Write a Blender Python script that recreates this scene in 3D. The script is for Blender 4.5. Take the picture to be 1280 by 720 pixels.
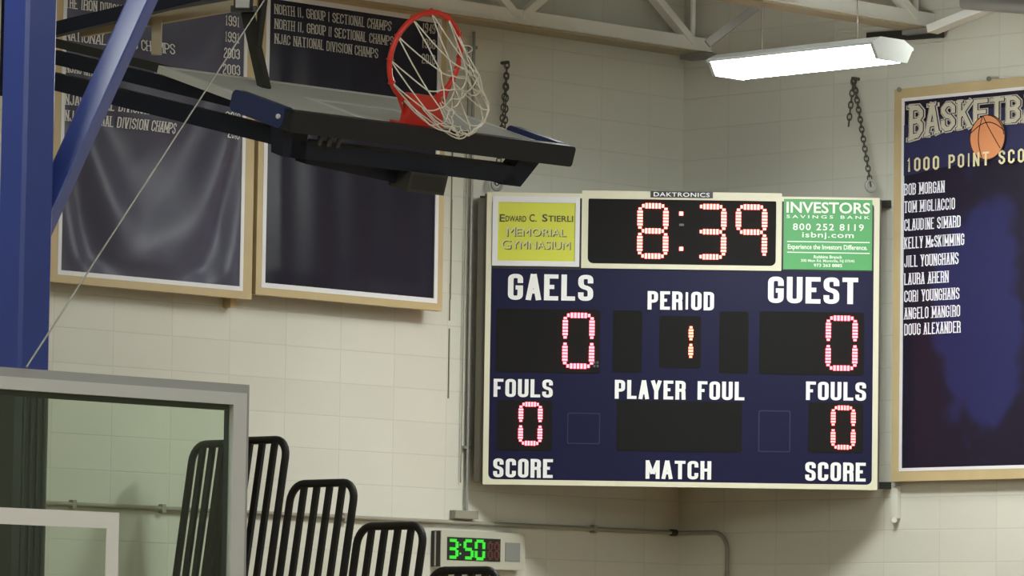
import bpy, math, random
from mathutils import Vector as V, Matrix
random.seed(7)
S2 = math.sqrt(0.5)
scene = bpy.context.scene
for o in list(bpy.data.objects): bpy.data.objects.remove(o)

# ------------------------------------------------------------------ camera
F = 6000.0                       # focal length in pixels of a 1280x720 frame
DIRH = V((S2, S2, 0)); RGT = V((S2, -S2, 0)); UPZ = V((0, 0, 1))
CAM = -31.3*DIRH - 1.108*RGT + V((0, 0, 2.95))
PITCH = math.atan(490/F); ROLL = 0.0150
FWD = DIRH*math.cos(PITCH) + UPZ*math.sin(PITCH)
UP0 = UPZ*math.cos(PITCH) - DIRH*math.sin(PITCH)
CR = RGT*math.cos(ROLL) + UP0*math.sin(ROLL)      # camera rolled a little: picture turns clockwise
CU = UP0*math.cos(ROLL) - RGT*math.sin(ROLL)
cd = bpy.data.cameras.new('camera'); cam = bpy.data.objects.new('camera', cd)
scene.collection.objects.link(cam)
cd.sensor_width = 36; cd.lens = 36*F/1280; cd.clip_end = 200; cd.clip_start = 0.5
m = Matrix((CR, CU, -FWD)).transposed().to_4x4(); m.translation = CAM
cam.matrix_world = m
scene.camera = cam

# ------------------------------------------------------------------ world, exposure
w = bpy.data.worlds.new('world'); scene.world = w; w.use_nodes = True
w.node_tree.nodes['Background'].inputs[0].default_value = (0.8, 0.9, 1, 1)
w.node_tree.nodes['Background'].inputs[1].default_value = 0.05
scene.view_settings.view_transform = 'Standard'; scene.view_settings.look = 'None'
scene.view_settings.gamma = 1; scene.view_settings.use_curve_mapping = False
scene.view_settings.exposure = -0.03
LAMP_VISIBLE = 95.0     # radiance of the fixture in view
LAMP_NEAR = 74.0        # lens radiance of the fixtures close to the corner
LAMP_HALL = 8.0
LAMP_FAR = 42.0        # the rows further out over the hall        # lens radiance of the rows over the hall

# ------------------------------------------------------------------ pixel -> place
def ray(px, py):
    return (FWD*F + CR*(px-640) - CU*(py-360)).normalized()
def at(px, py, Z):
    """point seen at that pixel, Z metres along the hall's diagonal from the camera"""
    d = ray(px, py); return CAM + d*(Z/d.dot(DIRH))
class Plane:
    def __init__(s, O, X, Y, N): s.O, s.X, s.Y, s.N = V(O), V(X), V(Y), V(N)
    def hit(s, px, py, n=0.0):
        d = ray(px, py); o = s.O + s.N*n
        return CAM + d*((o-CAM).dot(s.N)/d.dot(s.N))
    def uv(s, px, py, n=0.0):
        h = s.hit(px, py, n) - s.O
        return h.dot(s.X), h.dot(s.Y)
    def pt(s, u, v, n=0.0): return s.O + s.X*u + s.Y*v + s.N*n
LEFT = Plane((0, 0, 0), (1, 0, 0), (0, 0, 1), (0, -1, 0))      # wall with the championship banners
RIGHT = Plane((0, 0, 0), (0, -1, 0), (0, 0, 1), (-1, 0, 0))    # wall with the scorers' banner

# ------------------------------------------------------------------ mesh helpers
class MB:
    def __init__(s): s.v = []; s.f = []; s.sm = []
    def add(s, vs, fs, smooth=False):
        b = len(s.v); s.v += [V(p) for p in vs]
        for f in fs: s.f.append([b+i for i in f]); s.sm.append(smooth)
        return s
    def box(s, c, sx, sy, sz, ax=(1,0,0), ay=(0,1,0), az=(0,0,1), bev=0.0):
        c = V(c); ax, ay, az = V(ax), V(ay), V(az)
        if bev > 0:
            # chamfered in the two cross directions
            hx, hy = sx/2, sy/2
            poly = [(-hx+bev,-hy),(hx-bev,-hy),(hx,-hy+bev),(hx,hy-bev),(hx-bev,hy),(-hx+bev,hy),(-hx,hy-bev),(-hx,-hy+bev)]
            return s.prism([(p, q) for p, q in poly], c, ax, ay, az, -sz/2, sz/2)
        vs = [c + ax*(sx/2*i) + ay*(sy/2*j) + az*(sz/2*k) for k in (-1,1) for j in (-1,1) for i in (-1,1)]
        return s.add(vs, [(0,2,3,1),(4,5,7,6),(0,1,5,4),(2,6,7,3),(0,4,6,2),(1,3,7,5)])
    def beam(s, p, q, w, h, up=(0,0,1), bev=0.0):
        p, q = V(p), V(q); d = (q-p); L = d.length; d.normalize()
        side = d.cross(V(up)).normalized(); u2 = side.cross(d).normalized()
        return s.box((p+q)/2, w, h, L, side, u2, d, bev)
    def prism(s, poly, O, X, Y, N, n0, n1):
        O, X, Y, N = V(O), V(X), V(Y), V(N); n = len(poly)
        vs = [O + X*x + Y*y + N*n0 for x, y in poly] + [O + X*x + Y*y + N*n1 for x, y in poly]
        fs = [tuple(range(n))[::-1], tuple(range(n, 2*n))] + [(i, (i+1)%n, n+(i+1)%n, n+i) for i in range(n)]
        return s.add(vs, fs)
    def ring(s, outer, inner, O, X, Y, N, n0, n1):
        O, X, Y, N = V(O), V(X), V(Y), V(N); n = len(outer)
        P = lambda L, k: [O + X*x + Y*y + N*k for x, y in L]
        vs = P(outer, n0) + P(inner, n0) + P(outer, n1) + P(inner, n1)
        fs = []
        for i in range(n):
            j = (i+1) % n
            fs += [(i, n+i, n+j, j), (2*n+i, 2*n+j, 3*n+j, 3*n+i), (i, j, 2*n+j, 2*n+i), (n+i, 3*n+i, 3*n+j, n+j)]
        return s.add(vs, fs)
    def tube(s, pts, r, n=8, closed=False, caps=True):
        pts = [V(p) for p in pts]; N = len(pts); rings = []
        prev = None
        for i in range(N):
            if closed: t = pts[(i+1)%N] - pts[i-1]
            else: t = pts[min(i+1, N-1)] - pts[max(i-1, 0)]
            if t.length < 1e-9: t = V((0,0,1))
            t.normalize()
            if prev is None:
                a = V((0,0,1)) if abs(t.z) < 0.9 else V((1,0,0))
                u = t.cross(a).normalized()
            else:
                u = (prev - t*prev.dot(t))
                u = u.normalized() if u.length > 1e-6 else t.orthogonal().normalized()
            prev = u; b = t.cross(u)
            rr = r[i] if isinstance(r, (list, tuple)) else r
            rings.append([pts[i] + u*(rr*math.cos(k*math.tau/n)) + b*(rr*math.sin(k*math.tau/n)) for k in range(n)])
        vs = [p for R in rings for p in R]; fs = []
        M = N if closed else N-1
        off = 0
        if closed:   # undo the twist left over at the seam
            best = min(range(n), key=lambda k: sum((rings[0][(j+k)%n]-rings[-1][j]).length for j in range(n)))
            off = best
        for i in range(M):
            for k in range(n):
                i2 = (i+1) % N; sh = off if (closed and i == N-1) else 0
                fs.append((i*n+k, i*n+(k+1)%n, i2*n+(k+1+sh)%n, i2*n+(k+sh)%n))
        s.add(vs, fs, True)
        if caps and not closed:
            s.add(rings[0], [tuple(range(n))[::-1]]); s.add(rings[-1], [tuple(range(n))])
        return s
    def build(s, name, mat, parent=None, kind=None, label=None, loc=None):
        me = bpy.data.meshes.new(name)
        M = Matrix.Identity(4)
        if parent is not None:
            r = parent
            while r.parent: r = r.parent
            M = r.matrix_basis.copy()
        elif loc is not None: M = Matrix.Translation(V(loc))
        Mi = M.inverted()
        me.from_pydata([Mi @ p for p in s.v], [], s.f); me.update()
        for p, q in zip(me.polygons, s.sm): p.use_smooth = q
        me.materials.append(mat)
        ob = bpy.data.objects.new(name, me); scene.collection.objects.link(ob)
        if parent is not None: ob.parent = parent
        elif loc is not None: ob.matrix_basis = M
        if kind: ob['kind'] = kind
        if label: ob['label'] = label
        return ob
def thing(name, label, cat, loc, rz=0.0, group=None):
    o = bpy.data.objects.new(name, None); scene.collection.objects.link(o)
    o.matrix_basis = Matrix.Translation(V(loc)) @ Matrix.Rotation(rz, 4, 'Z')
    o.empty_display_size = 0.1
    return tag(o, label, cat, group)
def tag(o, label, cat, group=None):
    o['label'] = label; o['category'] = cat
    if group: o['group'] = group
    return o
def rrect(x0, y0, x1, y1, r=0.0, n=5):
    if r <= 0: return [(x0,y0),(x1,y0),(x1,y1),(x0,y1)]
    out = []
    for cx, cy, a0 in ((x0+r,y0+r,180),(x1-r,y0+r,270),(x1-r,y1-r,0),(x0+r,y1-r,90)):
        for k in range(n+1):
            a = math.radians(a0 + 90*k/n); out.append((cx+r*math.cos(a), cy+r*math.sin(a)))
    return out

# ------------------------------------------------------------------ materials
def mat(name, col, rough=0.5, metal=0.0, spec=0.5, noise=0.0, nscale=6.0, emit=None, estr=0.0, coat=0.0, sheen=0.0):
    m = bpy.data.materials.new(name); m.use_nodes = True
    nt = m.node_tree; b = nt.nodes['Principled BSDF']
    b.inputs['Base Color'].default_value = (*col, 1)
    b.inputs['Roughness'].default_value = rough; b.inputs['Metallic'].default_value = metal
    b.inputs['Specular IOR Level'].default_value = spec
    b.inputs['Coat Weight'].default_value = coat
    b.inputs['Sheen Weight'].default_value = sheen
    if noise > 0:
        tc = nt.nodes.new('ShaderNodeTexCoord'); nz = nt.nodes.new('ShaderNodeTexNoise')
        nz.inputs['Scale'].default_value = nscale; nz.inputs['Detail'].default_value = 4
        rm = nt.nodes.new('ShaderNodeMapRange'); rm.inputs['To Min'].default_value = 1-noise; rm.inputs['To Max'].default_value = 1+noise
        mx = nt.nodes.new('ShaderNodeVectorMath'); mx.operation = 'SCALE'; mx.inputs[0].default_value = col
        nt.links.new(tc.outputs['Object'], nz.inputs['Vector']); nt.links.new(nz.outputs['Fac'], rm.inputs['Value'])
        nt.links.new(rm.outputs['Result'], mx.inputs['Scale']); nt.links.new(mx.outputs['Vector'], b.inputs['Base Color'])
    if emit:
        b.inputs['Emission Color'].default_value = (*emit, 1); b.inputs['Emission Strength'].default_value = estr
    return m
def wall_mat(name, col, axis, u0, z0):
    """painted concrete block laid in stack bond"""
    m = mat(name, col, 0.55); nt = m.node_tree; b = nt.nodes['Principled BSDF']
    tc = nt.nodes.new('ShaderNodeTexCoord'); sp = nt.nodes.new('ShaderNodeSeparateXYZ'); cb = nt.nodes.new('ShaderNodeCombineXYZ')
    nt.links.new(tc.outputs['Object'], sp.inputs[0])
    def off(sock, o):
        a = nt.nodes.new('ShaderNodeMath'); a.operation = 'SUBTRACT'; a.inputs[1].default_value = o
        nt.links.new(sock, a.inputs[0]); return a.outputs[0]
    nt.links.new(off(sp.outputs[axis], u0), cb.inputs[0]); nt.links.new(off(sp.outputs['Z'], z0), cb.inputs[1])
    br = nt.nodes.new('ShaderNodeTexBrick'); br.offset = 0.0; br.squash = 1.0
    br.inputs['Scale'].default_value = 1.0; br.inputs['Brick Width'].default_value = BLOCK_W; br.inputs['Row Height'].default_value = BLOCK_H
    br.inputs['Mortar Size'].default_value = 0.0045; br.inputs['Mortar Smooth'].default_value = 0.6; br.inputs['Bias'].default_value = 0.0
    c = V(col)
    br.inputs['Color1'].default_value = (*(c*1.02), 1); br.inputs['Color2'].default_value = (*(c*0.97), 1)
    br.inputs['Mortar'].default_value = (*(c*0.90), 1)
    nt.links.new(cb.outputs[0], br.inputs['Vector'])
    nz = nt.nodes.new('ShaderNodeTexNoise'); nz.inputs['Scale'].default_value = 1.3; nz.inputs['Detail'].default_value = 6
    nt.links.new(cb.outputs[0], nz.inputs['Vector'])
    rm = nt.nodes.new('ShaderNodeMapRange'); rm.inputs['To Min'].default_value = 0.93; rm.inputs['To Max'].default_value = 1.06
    nt.links.new(nz.outputs['Fac'], rm.inputs['Value'])
    sc = nt.nodes.new('ShaderNodeVectorMath'); sc.operation = 'SCALE'
    nt.links.new(br.outputs['Color'], sc.inputs[0]); nt.links.new(rm.outputs['Result'], sc.inputs['Scale'])
    nt.links.new(sc.outputs['Vector'], b.inputs['Base Color'])
    bp = nt.nodes.new('ShaderNodeBump'); bp.inputs['Strength'].default_value = 0.3; bp.inputs['Distance'].default_value = 0.006; bp.invert = True
    nt.links.new(br.outputs['Fac'], bp.inputs['Height']); nt.links.new(bp.outputs['Normal'], b.inputs['Normal'])
    return m
BLOCK_W, BLOCK_H = 0.452, 0.2032
CREAM = (0.615, 0.61, 0.53)
uj, zj = LEFT.uv(492, 484)
M_wl = wall_mat('painted_block_left', CREAM, 'X', uj - 40*BLOCK_W, zj - 60*BLOCK_H)
uj2, zj2 = RIGHT.uv(1174, 703)
M_wr = wall_mat('painted_block_right', CREAM, 'Y', -uj2 - 80*BLOCK_W, zj2 - 60*BLOCK_H)
M_wb = mat('painted_block_plain', CREAM, 0.6)
M_floor = mat('maple_floor', (0.42, 0.26, 0.12), 0.3, noise=0.15, nscale=3)
M_ceil = mat('roof_deck_paint', (0.32, 0.31, 0.28), 0.7)
M_white = mat('white_enamel_steel', (0.90, 0.92, 0.87), 0.45, noise=0.06)
M_tan = mat('tan_painted_steel', (0.40, 0.35, 0.24), 0.6)
M_greysteel = mat('grey_galvanised_steel', (0.30, 0.30, 0.28), 0.45, 0.3)
M_darksteel = mat('dark_steel', (0.035, 0.036, 0.032), 0.5, 0.2)
M_chain = mat('chain_steel', (0.10, 0.10, 0.085), 0.5, 0.5)
M_pine = mat('pine_frame', (0.50, 0.39, 0.21), 0.55, noise=0.15, nscale=5)
M_hem = mat('white_vinyl', (0.72, 0.72, 0.74), 0.5)
M_letter = mat('white_print', (0.70, 0.70, 0.68), 0.6)
M_names = mat('blue_white_print', (0.78, 0.79, 0.86), 0.6)
M_letterdull = mat('grey_white_print', (0.50, 0.49, 0.46), 0.6)
M_navyface = mat('navy_scoreboard_paint', (0.0045, 0.0045, 0.036), 0.5, spec=0.2)
M_creamtrim = mat('cream_trim', (0.68, 0.65, 0.50), 0.5)
M_cab = mat('brown_cabinet', (0.075, 0.066, 0.045), 0.5, 0.2)
M_black = mat('black_panel', (0.012, 0.012, 0.012), 0.5)
M_panel = mat('dark_led_window', (0.006, 0.0055, 0.0055), 0.7, spec=0.2)
M_outline = mat('panel_outline', (0.010, 0.010, 0.052), 0.4)
M_sigwhite = mat('scoreboard_white', (0.85, 0.85, 0.86), 0.5)
M_yellow = mat('yellow_sign', (0.60, 0.62, 0.05), 0.5)
M_green = mat('green_sign', (0.065, 0.34, 0.10), 0.5)
M_signtext = mat('green_sign_print', (0.75, 0.85, 0.75), 0.5)
M_olive = mat('dark_olive_print', (0.06, 0.06, 0.02), 0.5)
M_paleyellow = mat('pale_yellow_print', (0.62, 0.62, 0.30), 0.5)
M_frame_al = mat('white_aluminium', (0.44, 0.45, 0.445), 0.4)
M_frame_shaded = mat('shaded_aluminium', (0.27, 0.27, 0.265), 0.4)  # darker copy of the frame metal; inner frame's shadow put into the colour
M_ledt = mat('amber_led', (0.3, 0.1, 0.05), 0.4, emit=(1.0, 0.135, 0.115), estr=7.5)
M_leds = mat('red_led', (0.3, 0.05, 0.05), 0.4, emit=(1.0, 0.105, 0.128), estr=7.5)
M_ledf = mat('red_led_small', (0.3, 0.05, 0.05), 0.4, emit=(1.0, 0.112, 0.108), estr=7.5)
M_ledp = mat('orange_led', (0.3, 0.1, 0.05), 0.4, emit=(1.0, 0.145, 0.09), estr=7.5)
M_ledoff = mat('unlit_led', (0.10, 0.10, 0.11), 0.4)
M_ledg = mat('green_led', (0.05, 0.3, 0.05), 0.4, emit=(0.03, 0.62, 0.025), estr=1.0)
M_leddim = mat('dim_red_led', (0.14, 0.05, 0.045), 0.5)
M_clock = mat('beige_clock_case', (0.46, 0.45, 0.37), 0.5)
M_pad_lit = mat('navy_padding_lit', (0.015, 0.028, 0.10), 0.42)  # brighter blue: light on the wings' outer faces is put into the colour
M_pad_shaded = mat('navy_padding_shaded', (0.008, 0.010, 0.015), 0.45, spec=0.4)  # darker copy of the same padding, shade of the bottom edge in its colour
M_navybeam = mat('navy_steel', (0.006, 0.010, 0.022), 0.55, spec=0.3)
M_boardface = mat('white_backboard_face', (0.46, 0.48, 0.455), 0.6, noise=0.05)
M_boardline = mat('white_line', (0.62, 0.63, 0.62), 0.4)
M_red = mat('orange_red_rim', (0.62, 0.035, 0.022), 0.4)
M_net = mat('white_net_cord', (0.68, 0.66, 0.58), 0.8)
M_blue = mat('royal_blue_enamel', (0.024, 0.043, 0.20), 0.28, noise=0.10, nscale=4)
M_pad = mat('black_column_pad', (0.018, 0.021, 0.017), 0.5)
M_blackrail = mat('black_powder_coat', (0.010, 0.010, 0.009), 0.55, spec=0.3)
M_cable = mat('steel_cable', (0.17, 0.165, 0.14), 0.5, 0.4)
M_conduit = mat('painted_conduit', (0.27, 0.255, 0.20), 0.55)
M_lamp = mat('lamp_lens', (0.9, 0.9, 0.9), 0.5, emit=(0.96, 1.0, 0.97), estr=LAMP_VISIBLE)
M_lampn = mat('lamp_lens_near', (0.9, 0.9, 0.9), 0.5, emit=(0.95, 1.0, 0.94), estr=LAMP_NEAR)
M_lamph = mat('lamp_lens_hall', (0.9, 0.9, 0.9), 0.5, emit=(0.95, 1.0, 0.94), estr=LAMP_HALL)
M_lampm = mat('lamp_lens_near_left', (0.9, 0.9, 0.9), 0.5, emit=(0.95, 1.0, 0.94), estr=LAMP_NEAR*0.62)
M_lampf = mat('lamp_lens_far', (0.9, 0.9, 0.9), 0.5, emit=(0.95, 1.0, 0.94), estr=LAMP_FAR)
M_housing = mat('lamp_housing', (0.42, 0.43, 0.42), 0.5)
M_orange = mat('basketball_orange', (0.66, 0.26, 0.11), 0.6)
M_cream_print = mat('cream_print', (0.56, 0.53, 0.42), 0.6)
M_yellow_print = mat('pale_gold_print', (0.68, 0.62, 0.38), 0.6)
M_navyprint = mat('navy_print', (0.012, 0.012, 0.05), 0.6)
M_brown = mat('dark_line_print', (0.06, 0.02, 0.01), 0.6)
def cloth_mat(name, col, rough, blob=None):
    m = mat(name, col, rough, spec=0.35); nt = m.node_tree; b = nt.nodes['Principled BSDF']
    tc = nt.nodes.new('ShaderNodeTexCoord')
    nz = nt.nodes.new('ShaderNodeTexNoise'); nz.inputs['Scale'].default_value = 9; nz.inputs['Detail'].default_value = 3
    nt.links.new(tc.outputs['Object'], nz.inputs['Vector'])
    bp = nt.nodes.new('ShaderNodeBump'); bp.inputs['Strength'].default_value = 0.25; bp.inputs['Distance'].default_value = 0.01
    nt.links.new(nz.outputs['Fac'], bp.inputs['Height']); nt.links.new(bp.outputs['Normal'], b.inputs['Normal'])
    if blob:      # a plain paler printed patch, soft-edged
        cen, rad, col2 = blob
        sb = nt.nodes.new('ShaderNodeVectorMath'); sb.operation = 'SUBTRACT'; sb.inputs[1].default_value = cen
        nt.links.new(tc.outputs['Object'], sb.inputs[0])
        dv = nt.nodes.new('ShaderNodeVectorMath'); dv.operation = 'DIVIDE'; dv.inputs[1].default_value = rad
        nt.links.new(sb.outputs[0], dv.inputs[0])
        ln = nt.nodes.new('ShaderNodeVectorMath'); ln.operation = 'LENGTH'; nt.links.new(dv.outputs[0], ln.inputs[0])
        n2 = nt.nodes.new('ShaderNodeTexNoise'); n2.inputs['Scale'].default_value = 3.2; n2.inputs['Detail'].default_value = 2
        nt.links.new(tc.outputs['Object'], n2.inputs['Vector'])
        ad = nt.nodes.new('ShaderNodeMath'); ad.operation = 'ADD'; nt.links.new(ln.outputs['Value'], ad.inputs[0]); nt.links.new(n2.outputs['Fac'], ad.inputs[1])
        mr = nt.nodes.new('ShaderNodeMapRange'); mr.interpolation_type = 'SMOOTHSTEP'
        mr.inputs['From Min'].default_value = 1.28; mr.inputs['From Max'].default_value = 1.52; mr.inputs['To Min'].default_value = 1; mr.inputs['To Max'].default_value = 0
        nt.links.new(ad.outputs[0], mr.inputs['Value'])
        mx = nt.nodes.new('ShaderNodeMix'); mx.data_type = 'RGBA'
        mx.inputs['A'].default_value = (*col, 1); mx.inputs['B'].default_value = (*col2, 1)
        nt.links.new(mr.outputs['Result'], mx.inputs['Factor']); nt.links.new(mx.outputs['Result'], b.inputs['Base Color'])
    return m
def glass_mat(name, tint, gloss):
    m = bpy.data.materials.new(name); m.use_nodes = True; nt = m.node_tree; nt.nodes.clear()
    out = nt.nodes.new('ShaderNodeOutputMaterial'); t = nt.nodes.new('ShaderNodeBsdfTransparent'); t.inputs[0].default_value = (*tint, 1)
    g = nt.nodes.new('ShaderNodeBsdfGlossy'); g.inputs['Roughness'].default_value = 0.03; g.inputs['Color'].default_value = (0.9, 1, 0.95, 1)
    mx = nt.nodes.new('ShaderNodeMixShader'); mx.inputs[0].default_value = gloss
    nt.links.new(t.outputs[0], mx.inputs[1]); nt.links.new(g.outputs[0], mx.inputs[2]); nt.links.new(mx.outputs[0], out.inputs[0])
    return m
M_glass = glass_mat('backboard_glass', (0.90, 0.965, 0.90), 0.035)

# ------------------------------------------------------------------ lettering: strokes with real width
G = {
 'A': [[(0,0),(.44,1)], [(1,0),(.56,1)], [(.18,.3),(.82,.3)]],
 'B': [[(0,0),(0,1)], [(0,1),(1,1),(1,.53),(0,.53)], [(0,.53),(1,.53),(1,0),(0,0)]],
 'C': [[(1,.68),(1,1),(0,1),(0,0),(1,0),(1,.32)]],
 'D': [[(0,0,0),(0,1,0),(1,1),(1,0),'c']],
 'E': [[(1,1),(0,1,0),(0,0,0),(1,0)], [(0,.52),(.85,.52)]],
 'F': [[(0,0),(0,1,0),(1,1)], [(0,.5),(.85,.5)]],
 'G': [[(1,.68),(1,1),(0,1),(0,0),(1,0),(1,.47,0),(.5,.47)]],
 'H': [[(0,0),(0,1)], [(1,0),(1,1)], [(0,.52),(1,.52)]],
 'I': [[(.5,0),(.5,1)]],
 'J': [[(1,1),(1,0),(0,0),(0,.3)]],
 'K': [[(0,0),(0,1)], [(1,1),(.05,.42)], [(.38,.6),(1,0)]],
 'L': [[(0,1),(0,0,0),(1,0)]],
 'M': [[(0,0),(0,1)], [(1,0),(1,1)], [(.04,.97),(.47,.22)], [(.96,.97),(.53,.22)]],
 'N': [[(0,0),(0,1)], [(1,0),(1,1)], [(.02,.96),(.98,.04)]],
 'O': [[(0,0),(0,1),(1,1),(1,0),'c']],
 'P': [[(0,0),(0,1)], [(0,1),(1,1),(1,.45),(0,.45)]],
 'R': [[(0,0),(0,1)], [(0,1),(1,1),(1,.5),(0,.5)], [(.45,.5,0),(.96,.5),(1,0)]],
 'S': [[(1,.71),(1,1),(0,1),(0,.56),(1,.46),(1,0),(0,0),(0,.29)]],
 'T': [[(0,1),(1,1)], [(.5,0),(.5,1)]],
 'U': [[(0,1),(0,0),(1,0),(1,1)]],
 'V': [[(0,1),(.46,0)], [(1,1),(.54,0)]],
 'W': [[(0,1),(.22,0)], [(.24,0),(.5,.8)], [(.5,.8),(.76,0)], [(.78,0),(1,1)]],
 'X': [[(0,0),(1,1)], [(0,1),(1,0)]],
 'Y': [[(0,1),(.48,.45)], [(1,1),(.52,.45)], [(.5,.5),(.5,0)]],
 'Z': [[(0,1),(1,1,0),(0,0,0),(1,0)]],
 '0': [[(0,0),(0,1),(1,1),(1,0),'c']],
 '1': [[(.55,0),(.55,1,0),(.2,.82)]],
 '2': [[(0,.72),(0,1),(1,1),(1,.55),(0,.28),(0,0,0),(1,0)]],
 '3': [[(0,.75),(0,1),(1,1),(1,.53),(.4,.53)], [(.4,.53),(1,.53),(1,0),(0,0),(0,.25)]],
 '4': [[(.75,0),(.75,1,0),(0,.3,0),(1,.3)]],
 '5': [[(1,1),(0,1,0),(0,.56,0),(1,.56),(1,0),(0,0),(0,.25)]],
 '6': [[(1,.75),(1,1),(0,1),(0,0),(1,0),(1,.53),(0,.53)]],
 '8': [[(0,.52),(0,1),(1,1),(1,.52),'c'], [(0,0),(0,.52),(1,.52),(1,0),'c']],
 '9': [[(0,.25),(0,0),(1,0),(1,1),(0,1),(0,.47),(1,.47)]],
 ',': [[(.5,.12),(.3,-.1)]], '.': [[(.5,0),(.5,.03)]], '-': [[(.1,.5),(.9,.5)]],
 'c': [[(1,.5),(1,.66),(0,.66),(0,0),(1,0),(1,.2)]],
}
WID = {'I': .42, 'M': 1.3, 'W': 1.4, ' ': .55, ',': .4, '.': .4, '-': .6, '1': .7, 'L': .92, 'E': .95, 'F': .92, 'c': .7, 'J': .9}
def stroke(mb, pts, closed, t, r, nseg, put, ext=True):
    P = [V((p[0], p[1])) for p in pts]; n = len(P); out = []
    for i in range(n):
        sharp = len(pts[i]) > 2 or (not closed and i in (0, n-1))
        if sharp or r <= 0: out.append(P[i]); continue
        a, b, c = P[i-1], P[i], P[(i+1) % n]
        la, lc = (a-b).length, (c-b).length
        rr = min(r, la*0.48, lc*0.48)
        p0 = b + (a-b)/la*rr; p1 = b + (c-b)/lc*rr
        for k in range(nseg+1):
            s = k/nseg; out.append(p0*(1-s)**2 + b*2*s*(1-s) + p1*s*s if nseg > 1 else (p0 if k == 0 else p1))
    if not closed:       # square ends
        ea, eb = ext if isinstance(ext, tuple) else (ext, ext)
        d = (out[0]-out[1]).normalized(); out[0] = out[0] + d*(t/2 if ea else 0)
        d = (out[-1]-out[-2]).normalized(); out[-1] = out[-1] + d*(t/2 if eb else 0)
    N = len(out); Lp, Rp = [], []
    for i in range(N):
        p = out[i]
        d0 = (p - out[i-1]) if (closed or i > 0) else (out[1]-p)
        d1 = (out[(i+1) % N]-p) if (closed or i < N-1) else d0
        if d0.length < 1e-9: d0 = d1
        if d1.length < 1e-9: d1 = d0
        d0, d1 = d0.normalized(), d1.normalized()
        n0, n1 = V((-d0.y, d0.x)), V((-d1.y, d1.x)); mv = n0+n1
        if mv.length < 0.3: mv = n0.copy(); k = 1
        else:
            mv.normalize(); k = min(1/max(mv.dot(n0), .2), 1.9)
        Lp.append(p + mv*(t/2*k)); Rp.append(p - mv*(t/2*k))
    vs = [put(q.x, q.y) for q in Lp] + [put(q.x, q.y) for q in Rp]
    M = N if closed else N-1
    mb.add(vs, [(i, N+i, N+(i+1) % N, (i+1) % N) for i in range(M)])
def write(mb, text, W, H, t, put3, r=.35, nseg=4, gap=.6, serif=0.0, thin=1.3):
    """text inside a W x H box, stroke t; put(x, y) turns box coordinates into a point"""
    H *= thin                      # horizontals come out thinner than uprights
    gp = t*gap; cnt = 0
    tot = sum(WID.get(c, 1) for c in text); cw = (W - gp*(len(text)-1))/tot
    x = 0.0
    for c in text:
        lw = cw*WID.get(c, 1)
        if c in G:
            tt = min(t, lw*.55)
            mp = lambda p: ((x + tt/2 + p[0]*(lw-tt)), (t/2 + p[1]*(H-t))) + tuple(p[2:])
            for st in G[c]:
                cnt += 1
                put = lambda x_, y_, k=cnt % 4: put3(x_, y_/thin, k*.0006)
                closed = st[-1] == 'c'; pts = [mp(p) for p in st if p != 'c']
                e_ = tuple(p[1] in (0, 1) or p[0] in (0, 1) and c not in 'CGS3259JU' for p in (pts and (st[0], st[-2] if closed else st[-1])))
                stroke(mb, pts, closed, tt, r*min(lw, H), nseg, put, e_)
                if serif and not closed:
                    for e in (0, -1):
                        p = st[e]
                        q = st[1 if e == 0 else -2]
                        if p[1] in (0, 1) and abs(p[0]-q[0]) < .6 and p[1] != q[1] and c not in 'CGSJ':
                            cx, cy = mp(p)[:2]; hw = min(tt*serif, lw*.30)
                            a = cy - t/2 if p[1] == 0 else cy + t/2 - t*.55
                            put2 = lambda x_, y_: put3(x_, y_/thin, .003)
                            mb.add([put2(cx-hw, a), put2(cx+hw, a), put2(cx+hw, a+t*.55), put2(cx-hw, a+t*.55)], [(0,1,2,3)])
        x += lw + gp
_fc = {}
def font_mesh(text, bold=0.0, space=1.0):
    k = (text, bold, space)
    if k in _fc: return _fc[k]
    cu = bpy.data.curves.new('t', 'FONT'); cu.body = text; cu.offset = bold; cu.space_character = space; cu.resolution_u = 3
    ob = bpy.data.objects.new('t', cu); scene.collection.objects.link(ob)
    dg = bpy.context.evaluated_depsgraph_get(); me = ob.evaluated_get(dg).to_mesh()
    vs = [(v.co.x, v.co.y) for v in me.vertices]; fs = [tuple(p.vertices) for p in me.polygons]
    ob.evaluated_get(dg).to_mesh_clear(); bpy.data.objects.remove(ob); bpy.data.curves.remove(cu)
    x0 = min(v[0] for v in vs); x1 = max(v[0] for v in vs); y0 = min(v[1] for v in vs); y1 = max(v[1] for v in vs)
    _fc[k] = ([((x-x0)/(x1-x0), (y-y0)/(y1-y0)) for x, y in vs], fs); return _fc[k]
def print_font(mb, text, pl, u0, v0, u1, v1, n, bold=0.0, space=1.0):
    vs, fs = font_mesh(text, bold, space)
    mb.add([pl.pt(u0+(u1-u0)*x, v0+(v1-v0)*y, n) for x, y in vs], fs)

# ================================================================== THE HALL
XW, YW, HT = -34.0, -30.0, 8.3
def struct(name, mb, m): return mb.build(name, m, None, 'structure')
struct('floor', MB().box((XW/2, YW/2, -.1), -XW+.8, -YW+.8, .2), M_floor)
struct('ceiling', MB().box((XW/2, YW/2, HT+.1), -XW+.8, -YW+.8, .2), M_ceil)
struct('wall_left', MB().box((XW/2, .15, HT/2), -XW, .3, HT), M_wl)
struct('wall_right', MB().box((.15, YW/2, HT/2), .3, -YW, HT), M_wr)
struct('wall_back', MB().box((XW/2, YW-.15, HT/2), -XW, .3, HT), M_wb)
struct('wall_far_left', MB().box((XW-.15, YW/2, HT/2), .3, -YW, HT), M_wb)
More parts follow.
